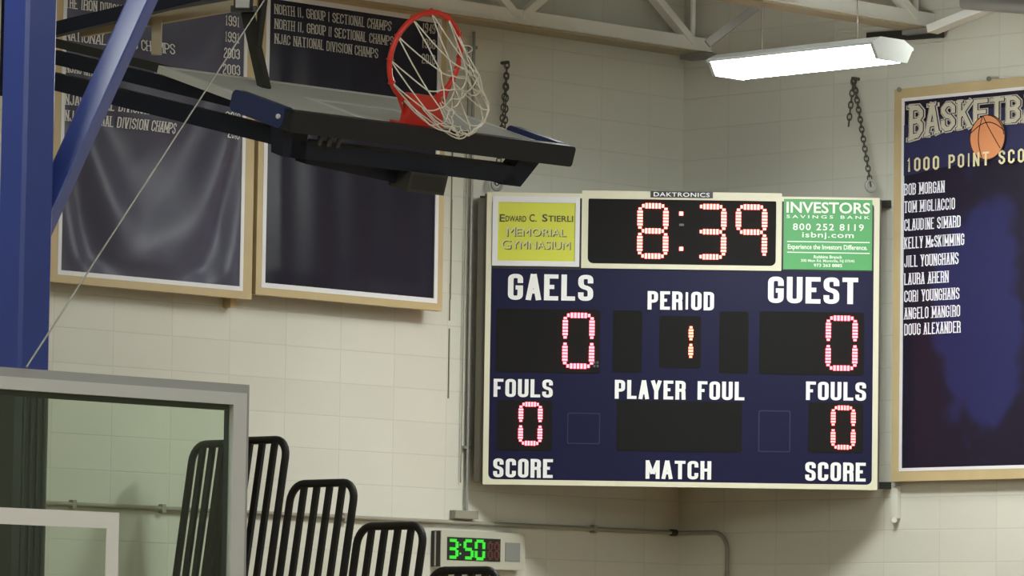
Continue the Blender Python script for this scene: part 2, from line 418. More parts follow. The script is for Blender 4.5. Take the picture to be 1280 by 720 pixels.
# control joint: dark sealant bead in the block wall between banner and scoreboard
uc0, vc0 = LEFT.uv(566, 150); uc1, vc1 = LEFT.uv(561, 498)
mbj = MB(); zz = vc1
while zz < vc0:
    L = random.uniform(.08, .32); mbj.box((uc0 + random.uniform(-.004, .004), -.002, zz+L/2), random.uniform(.005, .011), .006, L); zz += L + random.choice((0, .01, .05))
struct('trim_1', mbj, mat('joint_sealant', (0.16, 0.145, 0.10), .7))

# ------------------------------------------------------------------ lamps
def fixture(loc, lens, label, group=None, length=1.22, skirt=0.0, drop=.055):
    t = thing('fluorescent_light', label, 'ceiling light', loc, 0, group)
    c = V(loc); hl = length/2
    prof = [(-.17, 0), (-.12, -drop), (.12, -drop), (.17, 0)]        # wraparound lens, x across and z down
    lb = MB(); lb.prism(prof, c, (1,0,0), (0,0,1), (0,1,0), -hl, hl); lb.build('lens', lens, t)
    hb = MB(); hb.prism([(-.185, -.004), (-.185, .012), (-.10, .05), (.10, .05), (.185, .012), (.185, -.004), (.172, -.004), (.172, .002), (-.172, .002), (-.172, -.004)], c, (1,0,0), (0,0,1), (0,1,0), -hl-.02, hl+.02)
    hb.build('housing', M_housing, t)
    for s in (-1, 1):
        eb = MB(); eb.prism([(-.18, .012), (-.125, -drop-.005), (.125, -drop-.005), (.18, .012)], c + V((0, s*(hl+.012), 0)), (1,0,0), (0,0,1), (0,1,0), -.012, .012); eb.build('end_cap', M_housing, t)
    if skirt:        # deep reflector sides added to cut the light off the upper walls
        rb = MB(); rb.ring(rrect(-.20, -hl-.04, .20, hl+.04), rrect(-.192, -hl-.032, .192, hl+.032), c, (1,0,0), (0,1,0), (0,0,-1), -.02, .055+skirt); rb.build('baffle', M_darksteel, t)
    for s in (-1, 1):
        wb = MB(); wb.tube([c + V((0, s*hl*.6, .07)), (c.x, c.y+s*hl*.6, 8.3)], .004, 5); wb.build('hanger_wire', M_greysteel, t)
    return t
vis = at(1011, 70, 27.4)
fixture(vis, M_lamp, 'long bright fluorescent light hanging above the scoreboard', None, 1.22, 0, .075)
near = [(-1.75, -4.1, 7.2), (-3.5, -3.1, 7.2)]
for p, ml in zip(near, (M_lampn, M_lampm)): fixture(p, ml, 'fluorescent light with a deep dark reflector near the wall corner', 'lamps near the corner', 1.22, .12)
fixture((-9.2, -5.4, 7.2), M_lamph, 'fluorescent light with a deep dark reflector beyond the folded hoop', None, 1.22, .12)
for x in (-8.5, -13.5, -19, -25):
    for y in (-7.6, -12.5, -18, -24):
        if x == -8.5 and y == -7.6: y = -9.0
        fixture((x, y, 7.5), M_lampf, 'fluorescent light over the hall floor', 'lamps over the hall', 2.0, 0, .15)

# ------------------------------------------------------------------ roof joists
def joist(ypos, zb, node_x, label, pl, x_end=-11.5):
    t = thing('roof_joist', label, 'joist', (0, ypos, zb))
    up = .62
    b = MB()
    b.box((x_end/2, ypos-.03, zb+.045), -x_end, .012, .085)            # upright leg facing the hall
    b.box((x_end/2, ypos+.05, zb), -x_end, .012, .07) if False else None
    b.box((x_end/2, ypos-.035, zb+.004), -x_end, .03, .008)
    b.build('bottom_chord', M_white, t)
    b = MB(); b.box((x_end/2, ypos+pl/2-.02, zb-.008), -x_end, pl, .012); b.build('bottom_plate', M_tan, t)
    b = MB(); b.box((x_end/2, ypos-.03, zb+up), -x_end, .012, .08); b.box((x_end/2, ypos+.01, zb+up+.045), -x_end, .14, .01); b.build('top_chord', M_white, t)
    xs = node_x; step = abs(xs[1]-xs[0])
    x = max(xs)
    while x > x_end+step:
        for s in (-1, 1):
            if x + s*step/2 > -.02: continue
            w_ = MB(); w_.beam((x + s*.03, ypos-.01, zb+.05), (x + s*step/2, ypos-.01, zb+up), .05, .07, (0, 1, 0)); w_.build('web_member', M_white, t)
        x -= step
    v = MB(); v.tube([(max(xs)+.02, ypos+.02, zb+.05), (max(xs)+.02, ypos+.02, zb+up)], .018, 8); v.build('web_post', M_white, t)
    # seat on the end wall
    b = MB(); b.box((-.06, ypos+.02, zb-.03), .12, .22, .03); b.build('bearing_seat', M_greysteel, t)
    return t
h1 = RIGHT.hit(884, 66); n1 = [Plane((0, h1.y, 0), (1,0,0), (0,0,1), (0,-1,0)).hit(p, q).x for p, q in ((866, 56), (645, 25))]
joist(h1.y, h1.z, n1, 'white steel roof joist close along the banner wall', .2)
h2 = RIGHT.hit(1163, 35); n2 = [Plane((0, h2.y, 0), (1,0,0), (0,0,1), (0,-1,0)).hit(p, q).x for p, q in ((1145, 28), (908, -4))]
joist(h2.y, h2.z, n2, 'white steel roof joist passing above the fluorescent light', .16)
# sloping steel along the right wall
b = MB(); b.beam(RIGHT.hit(1165, 37, .12), RIGHT.hit(1300, -16, .12), .05, .10, (1,0,0)); 
t = tag(b.build('roof_brace', M_white, loc=RIGHT.hit(1165, 37, .12)), 'pale steel angle brace rising rightward from the joist end', 'brace')
b = MB(); b.beam(RIGHT.hit(1085, 47, .05), RIGHT.hit(1178, 41, .05), .06, .035, (1,0,0))
tag(b.build('wall_bracket', M_darksteel, loc=RIGHT.hit(1130, 46, .05)), 'dark steel bracket on the wall behind the fluorescent light', 'bracket')
b = MB(); b.tube([RIGHT.hit(1205, 3, .35), RIGHT.hit(1300, 10, .35)], .045, 10)
tag(b.build('roof_pipe', M_greysteel, loc=RIGHT.hit(1250, 5, .35)), 'dark grey pipe under the roof at top right corner', 'pipe')
b = MB(); b.beam(at(884, 55, 29.6), at(946, 8, 29.6), .06, .05); 
tag(b.build('roof_strut', M_greysteel, loc=at(884, 55, 29.6)), 'grey steel strut rising rightward from the end of the wall joist', 'strut')

# ------------------------------------------------------------------ wall conduits
pts = [(-9.0, -.025, LEFT.uv(55, 623, .025)[1])]
zc = LEFT.uv(400, 645, .025)[1]
pts = [V((-9.0, -.025, zc)), V((-.06, -.025, zc))]
cz = RIGHT.hit(845, 663, .025).z
yb = RIGHT.hit(909, 690, .025).y
arc = [V((-.025, yb + .12*(1-math.sin(a)), zc - .12*(1-math.cos(a)))) for a in [k*math.pi/12 for k in range(7)]]
pts += [V((-.035, -.035, zc)), V((-.025, -.06, zc))] + arc + [V((-.025, yb, 0.3))]
b = MB(); b.tube(pts, .0135, 8)
cond = thing('conduit', 'horizontal painted conduit running low along the block wall into the corner', 'pipe', (-4, -.025, zc))
b.build('pipe', M_conduit, cond)
for px in (88, 200, 428, 740):
    u, v = LEFT.uv(px, 640); q = MB(); q.box((u, -.02, zc), .03, .036, .05); q.build('clamp', M_conduit, cond)
q = MB(); q.tube([(-.10, -.025, zc), (-.05, -.027, zc)], .022, 8); q.build('coupling', M_darksteel, cond)
ux, _ = LEFT.uv(588.5, 300, .03); zt = LEFT.uv(598, 20)[1]
cond = thing('conduit', 'thin vertical conduit left of the scoreboard', 'pipe', (ux, -.03, zc))
b = MB(); b.tube([(ux, -.03, zc+.06), (ux, -.03, 7.0)], .010, 8); b.build('pipe', M_greysteel, cond)
b = MB(); b.tube([(ux-.045, -.02, zc+.25), (ux-.035, -.02, 6.9)], .004, 6); b.build('wire', M_conduit, cond)
b = MB(); b.box((ux-.02, -.03, zc+.05), .2, .05, .05); b.build('junction_box', M_conduit, cond)
for py in (60, 560):
    v = LEFT.uv(592, py)[1]; q = MB(); q.box((ux, -.02, v), .06, .03, .02); q.build('strap', M_greysteel, cond)

# ------------------------------------------------------------------ banners
def banner(name, label, pl, cl, ct, cr_, cb, depth, tanw, folds, clothm, hem=.022, tanb=.045):
    """cl..cb: cloth edges in wall coordinates; depth: stand-off of the cloth from the wall"""
    t = thing(name, label, 'banner', pl.pt((cl+cr_)/2, cb, 0))
    nu, nv = 90, 90
    mb = MB(); vs = []
    for j in range(nv+1):
        for i in range(nu+1):
            u = cl + (cr_-cl)*i/nu; v = cb + (ct-cb)*j/nv
            vs.append(pl.pt(u, v, depth + folds(i/nu, j/nv)))
    mb.add(vs, [(j*(nu+1)+i, j*(nu+1)+i+1, (j+1)*(nu+1)+i+1, (j+1)*(nu+1)+i) for j in range(nv) for i in range(nu)], True)
    mb.build('cloth', clothm, t)
    o = rrect(cl-hem, cb-hem, cr_+hem, ct+hem); i_ = rrect(cl+.004, cb+.004, cr_-.004, ct-.004)
    MB().ring(o, i_, pl.O, pl.X, pl.Y, pl.N, depth-.01, depth+.006).build('hem', M_hem, t)
    o2 = rrect(cl-hem-tanw, cb-hem-tanb, cr_+hem+tanw, ct+hem+tanw)
    MB().ring(o2, rrect(cl-hem+.002, cb-hem+.002, cr_+hem-.002, ct+hem-.002), pl.O, pl.X, pl.Y, pl.N, depth-.045, depth+.004).build('frame', M_pine, t)
    # spacer blocks between frame and wall
    for (u, v) in ((cl-.03, cb-.03), (cr_+.03, cb-.03), (cl-.03, ct+.03), (cr_+.03, ct+.03)):
        s = MB(); s.box(pl.pt(u, v, (depth-.045)/2), .06, .06, depth-.045, pl.X, pl.Y, pl.N); s.build('spacer', M_pine, t)
    return t
def line_on(t, pl, px0, py0, px1, text, capx, m, depth, th=.12, fold=None, serif=1.25, r=.3, nseg=1, name='lettering'):
    """one printed line: starts at pixel (px0, py0 = baseline), ends at column px1; capx = letter height in pixels"""
    u0, v0 = pl.uv(px0, py0, depth); v1 = pl.uv(px0, py0-capx, depth)[1]
    u1 = pl.uv(px1, py0 + (px1-px0)*.11*(1 if pl is LEFT else -1), depth)[0]
    H = v1-v0; W = u1-u0; mb = MB()
    put = (lambda x, y, k: pl.pt(u0+x, v0+y, depth + .009 + k + (fold(u0+x, v0+y) if fold else 0)))
    write(mb, text, W, H, H*th, put, r, nseg, .55, serif)
    mb.build(name, m, t)
M_clothA = cloth_mat('satin_navy_cloth', (0.064, 0.064, 0.100), 0.45)
M_clothB = cloth_mat('navy_vinyl_cloth', (0.005, 0.0048, 0.017), 0.42)
# the drooping banner beside the blue column
aL = LEFT.uv(77, 250, .16)[0]; aR = LEFT.uv(301.5, 250, .16)[0]; aB = LEFT.uv(190, 349, .16)[1]; aT = LEFT.uv(190, -30, .16)[1]
def foldA(i, j):
    edge = min(1, i/.12)*min(1, (1-i)/.10)*min(1, j/.05)
    x = i-.50
    low = min(1, max(0, (.95-j)/.45))
    sag = math.sin((j*3.6 - (x*x)*9.0)*math.pi*1.05 + .6)*.034*low
    pleat = math.sin(i*24 + math.sin(j*5)*1.2)*.005*(.3+.7*min(1, abs(x)*2.6))
    wr = math.sin(i*9 - j*31 + math.sin(i*14)*1.3)*.0045*low*max(0, 1-abs(x)*2.4)
    return edge*(sag + pleat + wr)
A = banner('banner', 'drooping navy championship banner beside the blue column', LEFT, aL, aT, aR, aB, .16, .072, foldA, M_clothA)
fA = lambda u, v: foldA((u-aL)/(aR-aL), (v-aB)/(aT-aB))
dA = .16
for k, yr in enumerate(('2016', '2016', '', '2015', '2003', '2003', '1991', '1991')):
    if yr: line_on(A, LEFT, 279, 172.5-(k if k < 3 else k-.0)*20.2 + (0 if k < 3 else .5), 298.5, yr, 13, M_letter, dA, .13, fA)
for k, (tx, x1) in enumerate((('NJAC NATIONAL DIVISION CHAMPS', 219), ('NJAC NATIONAL DIVISION CO-CHAMPS', 232), ('', 0), ('NJAC NATIONAL DIVISION CHAMPS', 216), ('', 0), ('NATIONAL TRI-CO CHAMPS', 217), ('', 0), ('THE IRON DIVISION CHAMPS', 196))):
    if tx: line_on(A, LEFT, 80, 151.0-k*20.2, x1, tx, 13.5, M_letter, dA, .13, fA)
# the flat banner behind the hoop
bL = LEFT.uv(333, 200, .16)[0]; bR = LEFT.uv(545, 200, .16)[0]; bB = LEFT.uv(435, 364, .16)[1]; bT = LEFT.uv(430, 11, .16)[1]
def foldB(i, j):
    edge = min(1, i/.08)*min(1, (1-i)/.08)*min(1, j/.05)*min(1, (1-j)/.05)
    return edge*(.010*math.sin(i*26 + j*1.5)*max(0, 1-i*1.1)*(.5+.5*math.sin(j*3)) + .012*math.sin(i*5+1))
B = banner('banner', 'smooth navy championship banner behind the hoop', LEFT, bL, bT, bR, bB, .16, .045, foldB, M_clothB, .025, .045)
fB = lambda u, v: foldB((u-bL)/(bR-bL), (v-bB)/(bT-bB))
for k, (tx, x1, yr) in enumerate((('NORTH II, GROUP I SECTIONAL CHAMPS', 489, '1949'), ('NORTH II, GROUP II SECTIONAL CHAMPS', 492, '1980'), ('NJAC NATIONAL DIVISION CHAMPS', 473, '2016'))):
    line_on(B, LEFT, 341, 17.5+18.5*k, x1, tx, 12.5, M_letterdull, dA, .13, fB)
    line_on(B, LEFT, 527, 40.5+19.3*k, 543, yr, 12.5, M_letterdull, dA, .13, fB)
tb = MB(); tb.box(LEFT.pt(LEFT.uv(282, 378)[0], LEFT.uv(282, 379)[1], .035), .045, .06, .07, LEFT.X, LEFT.Y, LEFT.N)
tag(tb.build('wooden_block', M_pine, loc=LEFT.hit(282, 376, .04)), 'small pale wooden block on the wall below the drooping banner', 'block')

# the scorers' banner on the right wall
dC = .07
cL = RIGHT.uv(1128.6, 350, dC)[0]; cT = RIGHT.uv(1131, 126, dC)[1]; cB = RIGHT.uv(1130, 586, dC)[1]; cR = cL + 2.05
cen = RIGHT.pt((RIGHT.uv(1232, 400)[0]), RIGHT.uv(1232, 400)[1], dC)
base = RIGHT.pt((cL+cR)/2, cB, 0)
M_clothC = cloth_mat('deep_navy_print_cloth', (0.008, 0.005, 0.018), 0.55, (cen-base, (10.0, .36, .86), (0.014, 0.0145, 0.075)))
Cb = banner('banner', 'basketball thousand point scorers banner on the right wall', RIGHT, cL, cT, cR, cB, dC, .062, lambda i, j: .004*math.sin(i*9)*min(1, i*8)*min(1,(1-i)*8), M_clothC, .016, .062)
b = MB()     # paler blue field behind the title
uA, vA = RIGHT.uv(1132, 212, dC); vB = RIGHT.uv(1132, 168, dC)[1]
topc = lambda u: .0
# arched title
P0 = RIGHT.uv(1137.5, 176, dC); P1 = RIGHT.uv(1233, 156.5, dC); P2 = RIGHT.uv(1279, 153, dC); PT = RIGHT.uv(1137.5, 133, dC)
Wt = P2[0]-P0[0]
def bot(u):
    def lag(x, xs, ys):
        s = 0
        for i in range(3):
            p = ys[i]
            for j in range(3):
                if i != j: p *= (x-xs[j])/(xs[i]-xs[j])
            s += p
        return s
    uu = min(u, 2*P2[0]-u)
    return lag(uu, (P0[0], P1[0], P2[0]), (P0[1], P1[1], P2[1]))
topv = PT[1]
fld = MB(); n = 24; us = [cL+.004 + (cR-cL-.008)*i/n for i in range(n+1)]
vs = [RIGHT.pt(u, bot(max(u, P0[0])) - .22, dC+.006) for u in us] + [RIGHT.pt(u, bot(max(u, P0[0])) + .10, dC+.006) for u in us]
fld.add(vs, [(i, i+1, n+1+i+1, n+1+i) for i in range(n)])
fld.build('colour_band', mat('mid_navy_print', (0.018, 0.019, 0.075), .55), Cb)
for k, (m_, tk, off) in enumerate(((M_cream_print, 2.30, .009), (M_navyprint, 1.72, .013), (M_cream_print, 1.28, .017))):
    mb = MB(); H0 = .2; lw = Wt/7
    for q, ch in enumerate('BASKETBALL'):
        x0 = P0[0] + q*lw + lw*.07
        def put(x, y, x0=x0, k=0):
            u = x0+x; bb = bot(u); return RIGHT.pt(u, bb + (topv-bb)*(y/H0), dC+off+zq)
        wl = lw*.86; t_ = .030; zq = 0
        for st in G[ch]:
            zq += .0006
            closed = st[-1] == 'c'
            pts = [((t_*.5 + p[0]*(wl-t_)), (t_*.5 + p[1]*(H0-t_))) + tuple(p[2:]) for p in st if p != 'c']
            stroke(mb, pts, closed, t_*tk*.78, .25*wl, 1, put)
            if not closed:
                for e in (0, -1):
                    p = st[e]; q2 = st[1 if e == 0 else -2]
                    if p[1] in (0, 1) and p[1] != q2[1]:
                        cx = t_*.5 + p[0]*(wl-t_); hw = t_*tk*.70; hh = t_*(.30+.5*(tk-1.0)*.6)
                        cy = 0 if p[1] == 0 else H0
                        a, b_ = (cy-hh*.3, cy+hh) if p[1] == 0 else (cy-hh, cy+hh*.3)
                        zq += .0003; mb.add([put(cx-hw, a), put(cx+hw, a), put(cx+hw, b_), put(cx-hw, b_)], [(0,1,2,3)])
    mb.build('title', m_, Cb)
# printed basketball
bu, bv = RIGHT.uv(1237.5, 172, dC); br_ = .138
mb = MB(); mb.add([RIGHT.pt(bu + br_*math.cos(a), bv + br_*math.sin(a), dC+.023) for a in [k*math.tau/40 for k in range(40)]], [tuple(range(40))])
mb.build('printed_ball', M_orange, Cb)
mb = MB()
def bl(pts, t=.006): stroke(mb, [(x*br_, y*br_, 0) for x, y in pts], False, t, 0, 1, lambda x, y: RIGHT.pt(bu+x, bv+y, dC+.0255))
stroke(mb, [(br_*math.cos(a), br_*math.sin(a), 0) for a in [k*math.tau/40 for k in range(40)]], True, .006, 0, 1, lambda x, y: RIGHT.pt(bu+x, bv+y, dC+.0255))
bl([(-.95 + .1*k, .25 + .42*math.sin(k/19*math.pi)) for k in range(20)])
bl([(-.30 - .22*math.sin(k/14*math.pi), .92 - 1.85*k/14) for k in range(15)])
bl([(-.22 + .95*(k/14) , .92 - 1.45*(k/14)**.9) for k in range(15)])
bl([(.05 + .9*math.sin(k/10*1.4), .98 - .9*(k/10)**1.6) for k in range(11)])
mb.build('ball_seams', M_brown, Cb)
# subtitle
u0, v0 = RIGHT.uv(1137, 215.5, dC); v1 = RIGHT.uv(1137, 198.5, dC)[1]; u1 = RIGHT.uv(1280, 199, dC)[0]
mb = MB(); write(mb, '1000 POINT SCORERS', (u1-u0)*18/13.3, v1-v0, .016, lambda x, y, k: RIGHT.pt(u0+x, v0+y, dC+.027+k), .25, 1, 1.5, 0)
mb.build('subtitle', M_yellow_print, Cb)
names = ('BOB MORGAN', 'TOM MIGLIACCIO', 'CLAUDINE SIMARD', 'KELLY McSKIMMING', 'JILL YOUNGHANS', 'LAURA AHERN', 'CORI YOUNGHANS', 'ANGELO MANGIRO', 'DOUG ALEXANDER')
for k, (nm, yb_, xe) in enumerate(zip(names, (244.5, 266.5, 289, 311.5, 334.5, 356.5, 378, 399.5, 419.5), (1182, 1195, 1202, 1206.5, 1199.5, 1187, 1200.5, 1201.5, 1202))):
    line_on(Cb, RIGHT, 1131.5, yb_, xe, nm, 14.5, M_names, dC, .125, None, 1.25)
for px, py in ((1124, 112), (1236, 98.5)):
    q = MB(); q.tube([RIGHT.hit(px, py, dC), RIGHT.hit(px, py, dC+.02)], .016, 10); q.build('screw_head', M_chain, Cb)
q = MB(); q.box(RIGHT.hit(1120, 628, .02), .05, .2, .03, RIGHT.X, RIGHT.Y, RIGHT.N); q.tube([RIGHT.hit(1118, 650, .03), RIGHT.hit(1118, 650, .05)], .018, 10)
tag(q.build('wall_cleat', M_wb, loc=RIGHT.hit(1120, 628, .02)), 'small cream metal cleat on the wall under the scorers banner', 'bracket')

# ------------------------------------------------------------------ scoreboard
BO = -DIRH*1.47; BO = V((BO.x, BO.y, 0))
BD = Plane(BO, RGT, UPZ, -DIRH)
tl = BD.uv(609, 242); tr = BD.uv(1100, 246); bl_ = BD.uv(603, 606); br2 = BD.uv(1096, 612)
x0, x1 = (tl[0]+bl_[0])/2, (tr[0]+br2[0])/2; y0, y1 = (bl_[1]+br2[1])/2, (tl[1]+tr[1])/2
SB = thing('scoreboard', 'large navy electronic scoreboard hung across the corner', 'scoreboard', BD.pt((x0+x1)/2, y0, 0), -math.pi/4)
def pb(px0, py0, px1, py1, n=0.0):
    """pixel box -> u0, v0, u1, v1 on the board"""
    cx, cy = (px0+px1)/2, (py0+py1)/2
    a = BD.uv(px0, cy, n)[0]; b_ = BD.uv(px1, cy, n)[0]; c = BD.uv(cx, py1, n)[1]; d = BD.uv(cx, py0, n)[1]
    return a, c, b_, d
def bplate(name, m_, box, n0, n1, r=0.0, parent=SB, label=None):
    return MB().prism(rrect(*box, r), BD.O, BD.X, BD.Y, BD.N, n0, n1).build(name, m_, parent, label=label)
def bring(name, m_, o, i_, n0, n1, ro, ri, parent=SB):
    return MB().ring(rrect(*o, ro), rrect(*i_, ri), BD.O, BD.X, BD.Y, BD.N, n0, n1).build(name, m_, parent)
bplate('cabinet', M_cab, (x0-.012, y0+.008, x1+.012, y1-.008), -.17, -.012)
q = MB(); q.box(BD.pt(x0-.030, (y0+y1)/2-.01, -.045), .05, y1-y0-.05, .06, BD.X, BD.Y, BD.N); q.build('edge_bar', M_cab, SB)  # dark brown bar along the left edge of the cabinet
bplate('face', M_navyface, (x0+.01, y0+.01, x1-.01, y1-.01), -.012, 0)
bring('border', M_creamtrim, (x0, y0, x1, y1), (x0+.034, y0+.032, x1-.034, y1-.030), -.012, .010, .004, .035)
# clock window with its cream surround
cw = pb(735, 246, 970, 331); co = pb(727, 240, 977, 337)
bring('clock_surround', M_creamtrim, co, cw, 0, .011, .004, .035)
cwin = bplate('clock_window', M_panel, (cw[0]-.003, cw[1]-.003, cw[2]+.003, cw[3]+.003), -.002, .002, .035)
nb = pb(813, 239.5, 891, 247.5)
npl = bplate('nameplate', M_black, nb, .0, .016)
mb = MB(); nu0, nv0, nu1, nv1 = pb(817, 241, 887, 246.3); print_font(mb, 'DAKTRONICS', BD, nu0, nv0, nu1, nv1, .018, .01, 1.1)
mb.build('nameplate_lettering', M_sigwhite, npl)
def seg7(mb, box, on, T, pitch, n=0.004, tip=.62):
    u0, v0, u1, v1 = box; w_, h = u1-u0, v1-v0; m2 = (v0+v1)/2
    segs = {'a': ((u0+T*.75, v1-T/2), (u1-T*.75, v1-T/2)), 'd': ((u0+T*.75, v0+T/2), (u1-T*.75, v0+T/2)), 'g': ((u0+T*.75, m2), (u1-T*.75, m2)),
            'b': ((u1-T/2, m2+T*.32), (u1-T/2, v1-T*.75)), 'c': ((u1-T/2, v0+T*.75), (u1-T/2, m2-T*.32)),
            'f': ((u0+T/2, m2+T*.32), (u0+T/2, v1-T*.75)), 'e': ((u0+T/2, v0+T*.75), (u0+T/2, m2-T*.32))}
    for s in on:
        a, b_ = V(segs[s][0]), V(segs[s][1]); L = (b_-a).length; d = (b_-a)/L; k = max(2, round(L/pitch)); st = L/k
        sd = V((-d.y, d.x))
        for i in range(k):
            c = a + d*(st*(i+.5)); ww = T*(tip if i in (0, k-1) else 1.0); hl = st*(.36 if tip < 1 else .48)
            for side in (-1, 1):
                cc = c + sd*(side*ww*.25); e1 = d*hl; e2 = sd*(ww*.235)
                lo = [BD.pt(*(cc-e1-e2), n), BD.pt(*(cc+e1-e2), n), BD.pt(*(cc+e1+e2), n), BD.pt(*(cc-e1+e2), n)]
                e1 *= .75; e2 *= .75
                hi = [BD.pt(*(cc-e1-e2), n+.009), BD.pt(*(cc+e1-e2), n+.009), BD.pt(*(cc+e1+e2), n+.009), BD.pt(*(cc-e1+e2), n+.009)]
                mb.add(lo+hi, [(4,5,6,7),(0,1,5,4),(1,2,6,5),(2,3,7,6),(3,0,4,7)])
SEG = {'0': 'abcdef', '1': 'bc', '3': 'abcdg', '5': 'afgcd', '8': 'abcdefg', '9': 'abcfg'}
for ch, bx in (('8', (796.5, 254, 835.5, 323.5)), ('3', (869, 255, 908, 324.5)), ('9', (919.5, 255.5, 959, 325))):
    mb = MB(); seg7(mb, pb(*bx), SEG[ch], .034, .021, .002); mb.build('digit', M_ledt, cwin)
mb = MB()
for py in (267, 311):
    mb.box(BD.hit(851.5, py, .006), .024, .024, .010, BD.X, BD.Y, BD.N)
mb.build('colon', M_ledt, cwin)
mb = MB(); mb.box(BD.hit(852, 281, .004), .03, .014, .005, BD.X, BD.Y, BD.N); mb.build('unlit_dash', M_ledoff, cwin)
def window(box, r=.015, name='display_window'):
    return bplate(name, M_panel, pb(*box), -.001, .003, r)
wn = window((620, 386.5, 750, 466)); mb = MB(); seg7(mb, pb(703, 391, 743, 461), SEG['0'], .033, .021, .003); mb.build('digit', M_leds, wn)
mb = MB()
for i in range(2):
    for j in range(2): mb.box(BD.hit(743+i*4, 453+j*4.5, .006), .012, .014, .006, BD.X, BD.Y, BD.N)
mb.build('decimal_dots', M_ledoff, wn)
wn = window((949, 390, 1080, 468.5)); mb = MB(); seg7(mb, pb(1032, 394.5, 1072, 463.5), SEG['0'], .033, .021, .003); mb.build('digit', M_leds, wn)
wn = window((621, 500.5, 690, 563)); mb = MB(); seg7(mb, pb(648, 502.5, 678, 557), SEG['0'], .029, .019, .003); mb.build('digit', M_leds, wn)
wn = window((1010, 503.5, 1079, 566)); mb = MB(); seg7(mb, pb(1038.5, 507, 1069.5, 562), SEG['0'], .029, .019, .003); mb.build('digit', M_ledf, wn)
wn = window((824, 395, 876, 460)); mb = MB(); seg7(mb, pb(838, 403, 866.5, 452), SEG['1'], .029, .019, .003); mb.build('digit', M_ledp, wn)
window((766, 388, 802.5, 465.5)); window((899, 389.5, 935.5, 467)); window((771, 501.5, 927.5, 564.5))
for bx in ((709, 516, 750, 555), (948, 513, 988, 565)):
    a = pb(*bx); bring('cover_plate', M_outline, a, (a[0]+.006, a[1]+.006, a[2]-.006, a[3]-.006), -.001, .003, .01, .008)
for tx, bx, tk in (('GAELS', (635, 343, 741.5, 375.5), .21), ('GUEST', (960, 346.5, 1072.5, 379.5), .215), ('PERIOD', (809.5, 364.5, 892.5, 387.5), .215),
                   ('FOULS', (617, 474, 691, 496.5), .21), ('PLAYER', (768.5, 475.5, 857, 499), .21), ('FOUL', (872, 477, 930.5, 500), .21), ('FOULS', (1007.5, 477.5, 1082.5, 500.5), .21),
                   ('SCORE', (616.5, 573.5, 691, 597), .21), ('MATCH', (807, 576, 889, 599), .21), ('SCORE', (1006.5, 578, 1082, 601.5), .21)):
    a = pb(*bx); mb = MB(); H = a[3]-a[1]
    write(mb, tx, a[2]-a[0], H, H*tk, lambda x, y, k: BD.pt(a[0]+x, a[1]+y, .0035+k), .36, 5, .55)
    mb.build('lettering', M_sigwhite, SB)
# dark strip behind the two sign panels
for bx in ((612.5, 244, 728, 336), (976.5, 247, 1092, 339)):
    bplate('sign_recess', M_black, pb(*bx), -.001, .004, .01)
ys = bplate('yellow_sign', M_yellow, pb(621.5, 252.5, 720, 327.5), 0, .012, label='yellow gymnasium name sign')
bring('sign_frame', M_hem, pb(615.5, 246, 724.5, 333), pb(622.5, 253.5, 719, 326.5), 0, .02, 0, 0, ys)
def two_size(mb, words, x0_, x1_, yb_, hb, hs, n, bold=0.0):
    """small capitals: a big first letter, the rest smaller"""
    raw = sum((1.15 + .82*(len(w_)-1)) for w_ in words) + .5*(len(words)-1); un = (x1_-x0_)/raw; x = x0_
    for w_ in words:
        a = pb(x, yb_-hb, x+1.15*un*.9, yb_); print_font(mb, w_[0], BD, *a, n, bold)
        if len(w_) > 1:
            rest = w_[1:]
            if rest == '.': a = pb(x+1.15*un, yb_-1.6, x+1.15*un+1.6, yb_); print_font(mb, '.', BD, *a, n)
            else:
                a = pb(x+1.15*un, yb_-hs, x+(1.15+.82*len(rest))*un-.6, yb_); print_font(mb, rest, BD, *a, n, bold)
        x += (1.15 + .82*(len(w_)-1) + .5)*un
mb = MB(); two_size(mb, ('EDWARD', 'C.', 'STIERLI'), 624.5, 717, 277.5, 9.5, 7.5, .0145, .018); mb.build('sign_lettering', M_olive, ys)
for dx, dy, m_, n in ((1.1, .9, M_olive, .0142), (0, 0, M_paleyellow, .0165)):
    mb = MB(); two_size(mb, ('MEMORIAL',), 633+dx, 708+dx, 295.5+dy, 12, 9.5, n); two_size(mb, ('GYMNASIUM',), 627+dx, 713+dx, 311.5+dy, 12, 10, n)
    mb.build('sign_lettering', m_, ys)
gs = bplate('green_sign', M_green, pb(979.5, 249.5, 1090, 337.5), 0, .012, label='green savings bank advertising sign')
mb = MB()
def gl(tx, bx, bold=.0, sp=1.0): a = pb(*bx); print_font(mb, tx, BD, *a, .0145, bold, sp)
gl('INVESTORS', (983, 253, 1087.5, 267), .02); gl('SAVINGS BANK', (983, 269.5, 1087, 273.5), .01, 1.5)
gl('800 252 8119', (991, 280, 1079.5, 288.5), .015, 1.2); gl('isbnj.com', (1002.5, 290.5, 1067, 299.5), .01, 1.1)
gl('Experience the Investors Difference.', (984.5, 306, 1084, 314), .02)
gl('Robbins Branch', (1017, 319.5, 1052, 323.5), .02); gl('300 Main Rd. Montville, NJ 07045', (1001, 324.5, 1068, 329), .01); gl('973 263 8885', (1017, 330, 1052.5, 334), .02)
for py in (302.5, 316): mb.box(BD.hit(1035.5, py, .0145), .515, .006, .001, BD.X, BD.Y, BD.N)
mb.build('sign_lettering', M_signtext, gs)
